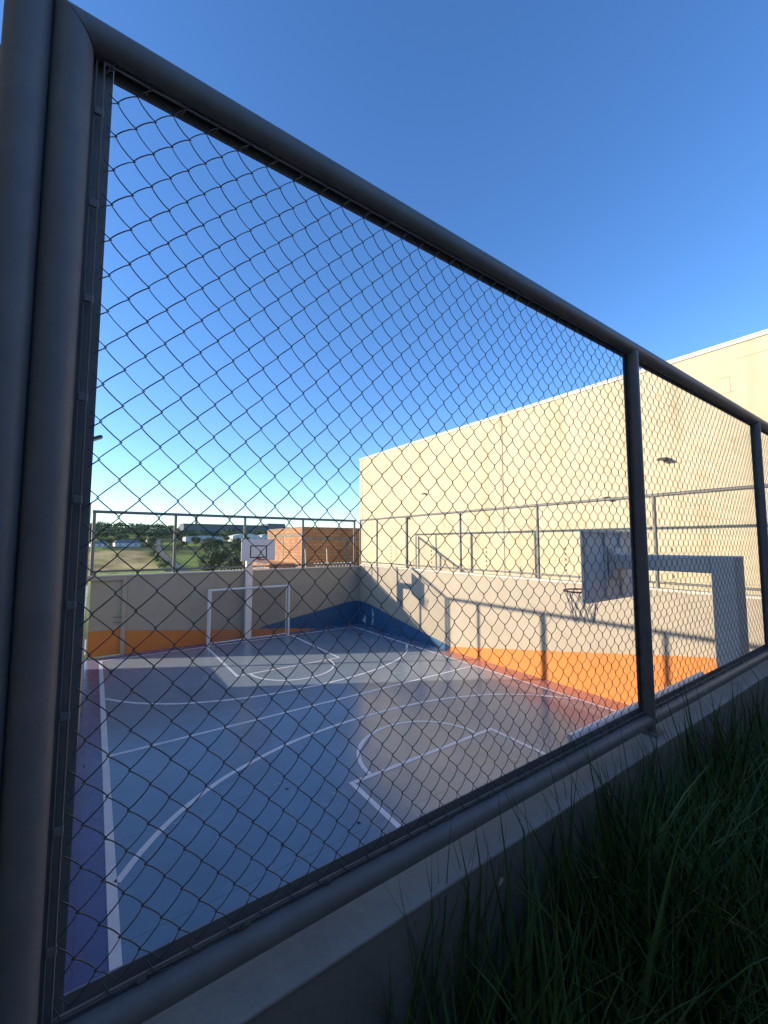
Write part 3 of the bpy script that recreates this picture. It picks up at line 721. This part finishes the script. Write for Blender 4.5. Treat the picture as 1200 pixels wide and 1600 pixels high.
T = [tree_kind('leafy_tree', 'dark rounded tree among the others in the valley beyond the end fence', GT, 1, 'leafA', 9, 4.6, 0.9, 1500, 0.36),
     tree_kind('leafy_tree', 'olive green spreading tree among the others in the valley beyond the end fence', GT, 2, 'leafB', 7.5, 4.4, 0.8, 1300, 0.36),
     tree_kind('leafy_tree', 'pale dry looking tree among the others in the valley beyond the end fence', GT, 3, 'leafC', 6, 3.2, 0.9, 900, 0.32)]
tr_ = random.Random(5); spots = []
def put(u, y, k, s): spots.append((u*y, y, k, s))
# wooded patch right of the road, hedges and scattered trees: (u = x/y)
for i in range(26): put(tr_.uniform(0.20,0.32), tr_.uniform(150,235), tr_.choice((0,0,1)), tr_.uniform(0.7,1.25))
for i in range(14): put(tr_.uniform(0.30,0.42), tr_.uniform(110,190), tr_.choice((1,2,2,0)), tr_.uniform(0.5,0.9))
for i in range(26): put(tr_.uniform(0.10,0.42), tr_.uniform(300,420), tr_.choice((0,1,0,2)), tr_.uniform(0.8,1.3))
for i in range(20): put(tr_.uniform(-0.01,0.12), tr_.uniform(390,470), tr_.choice((0,1)), tr_.uniform(0.8,1.2))
for i in range(34): put(tr_.uniform(-0.02,0.42), tr_.uniform(470,640), tr_.choice((0,0,1)), tr_.uniform(0.7,1.15))
for i in range(12): put(road_x(150+i*16)/(150+i*16)+tr_.uniform(-0.035,-0.02), 150+i*16, tr_.choice((1,2,0)), tr_.uniform(0.4,0.75))
HOUSES = [(3,430,13,9,5.0,0,'white walled house with grey tiled roof across the golden field, leftmost of the far houses'),
          (24,440,20,11,6.0,0,'broad pale house with tall grey roof beyond the golden field'),
          (52,520,12,9,4.5,1,'small white house with clay roof on the far slope, left of the road'),
          (98,560,12,9,4.5,1,'small white house with clay roof on the far slope, right of the road'),
          (122,590,10,8,4.2,0,'little white house with grey roof high on the far slope')]
def clear(x, y): return all(abs(x-h[0]) > h[2]*0.5+4 or y > h[1]+6 or y < h[1]-90 for h in HOUSES)
first = {}
for x, y, k, s in spots:
    if not clear(x, y) or abs(x-road_x(y)) < 5.5: continue
    z = tz(x,y)-0.2; rz = tr_.uniform(0,2*PI)
    if k not in first:
        o = T[k]; o.location = (x,y,z); o.rotation_euler = (0,0,rz); o.scale = (s,s,s*tr_.uniform(.85,1.1)); first[k] = o
    else: copy_thing(T[k], (x,y,z), rz, None, (s,s,s*tr_.uniform(.85,1.1)))
# hilltop wood, reads as one mass
wd = MB(); wr = random.Random(9)
for i in range(620):
    y = 620+560*wr.random()**1.3; u = wr.uniform(-0.05,0.48); x = u*y; z = tz(x,y); h = wr.uniform(6,13)
    for q in range(44):
        d = Vector((wr.gauss(0,1),wr.gauss(0,1),wr.gauss(0,0.8))).normalized()*wr.random()**0.4
        p = Vector((x+d.x*h*0.55, y+d.y*h*0.55, z+h*0.55+d.z*h*0.48)); a = Vector((wr.gauss(0,1),wr.gauss(0,1),wr.gauss(0,1))).normalized(); b = a.orthogonal().normalized(); s = wr.uniform(0.9,1.9)
        wd.add([p-a*s,p-b*s*0.7,p+a*s,p+b*s*0.7],[(0,1,2,3)])
tag(wd.build('wood', M['leafA']), 'distant dark wood along the hilltop on the horizon', 'wood', kind='stuff')

def house(x, y, wdt, dep, h, roof, label):
    z = tz(x,y)-0.5; t = thing('house', label, 'house', (x,y,z), 0.12, 'houses on the far slope')
    MB().box(-wdt/2,-dep/2,0,wdt/2,dep/2,h*0.62).build('wall', M['hwhite'], t)
    e = 0.5; r = MB(); zz = h*0.62
    A = [(-wdt/2-e,-dep/2-e,zz-0.1),(wdt/2+e,-dep/2-e,zz-0.1),(wdt/2+e,dep/2+e,zz-0.1),(-wdt/2-e,dep/2+e,zz-0.1),(-wdt/2+dep*0.2,0,h*1.05),(wdt/2-dep*0.2,0,h*1.05)]
    r.add(A,[(0,1,5,4),(1,2,5),(2,3,4,5),(3,0,4),(3,2,1,0)]); r.build('roof', M['hred' if roof else 'hgrey'], t)
    for q in (-0.3,0.0,0.3):
        MB().cbox(q*wdt-0.6,-dep/2-0.05,1.0,q*wdt+0.6,-dep/2+0.02,2.2,0.02).build('window', M['hwin'], t)
for hh in HOUSES: house(*hh)
def shed(name, x, y, wdt, dep, h, wm, rm, rise, label, bays=0):
    z = tz(x,y)-1.0; t = thing(name, label, 'warehouse', (x,y,z), 0, 'industrial sheds across the valley')
    MB().box(-wdt/2,-dep/2,0,wdt/2,dep/2,h).build('wall', wm, t)
    r = MB(); nb = max(1,bays)
    for k in range(nb):
        a = -wdt/2 + k*wdt/nb; b = a + wdt/nb
        pts = [(a-(0.3 if k == 0 else 0),h+0.02)] + [(a+(b-a)*q/8, h+0.02+rise*math.sin(PI*q/8)) for q in range(9)] + [(b+(0.3 if k == nb-1 else 0),h+0.02)]
        r.poly([(px,-dep/2-0.3,pz) for px,pz in pts],(0,dep+0.6,0))
    r.build('roof', rm, t)
    for q in range(3):
        MB().cbox(-wdt*0.3+q*wdt*0.3-1.6,-dep/2-0.06,0.8,-wdt*0.3+q*wdt*0.3+1.6,-dep/2+0.02,h*0.6,0.02).build('loading_door', M['dkshed'], t)
    return t
shed('warehouse', 104,520,40,24,6.5,M['shed'],M['shed'],1.5,'long low grey warehouse with pale roof across the valley')
shed('warehouse', 158,540,34,24,8.0,M['hwhite'],M['hwhite'],3.0,'bright white arched warehouse across the valley, beside the grey one')
shed('warehouse', 192,545,26,24,8.5,M['hwhite'],M['shed'],2.0,'white warehouse with grey roof, rightmost across the valley', 2)
fc = thing('factory', 'long dark factory on the hilltop with one tall chimney', 'factory', (200,760,tz(200,760)-1))
z0 = fc.location.z
part(fc, 'main_hall', MB().box(120,750,z0,262,790,z0+17), M['dkshed'])
part(fc, 'roof', MB().box(119,749,z0+17.05,263,791,z0+18.2), M['hgrey'])
part(fc, 'tall_hall', MB().box(262.1,748,z0,296,790,z0+22), M['dkshed'])
part(fc, 'chimney', MB().tube([(142,765,z0+18.2),(142,765,z0+36)],[2.2,1.6],12), M['mortar'])
lp = thing('lamp_pole', 'slim pale pole standing on the slope just beyond the end wall', 'pole', (16.0,52.0,tz(16,52)))
part(lp, 'shaft', MB().tube([(16,52,tz(16,52)-.2),(16,52,3.6)],[0.09,0.06],8), M['copew'])
part(lp, 'lamp_head', MB().cbox(15.9,51.4,3.6,16.1,52.1,3.7,0.02), M['copew'])
print('objects', len(bpy.data.objects))
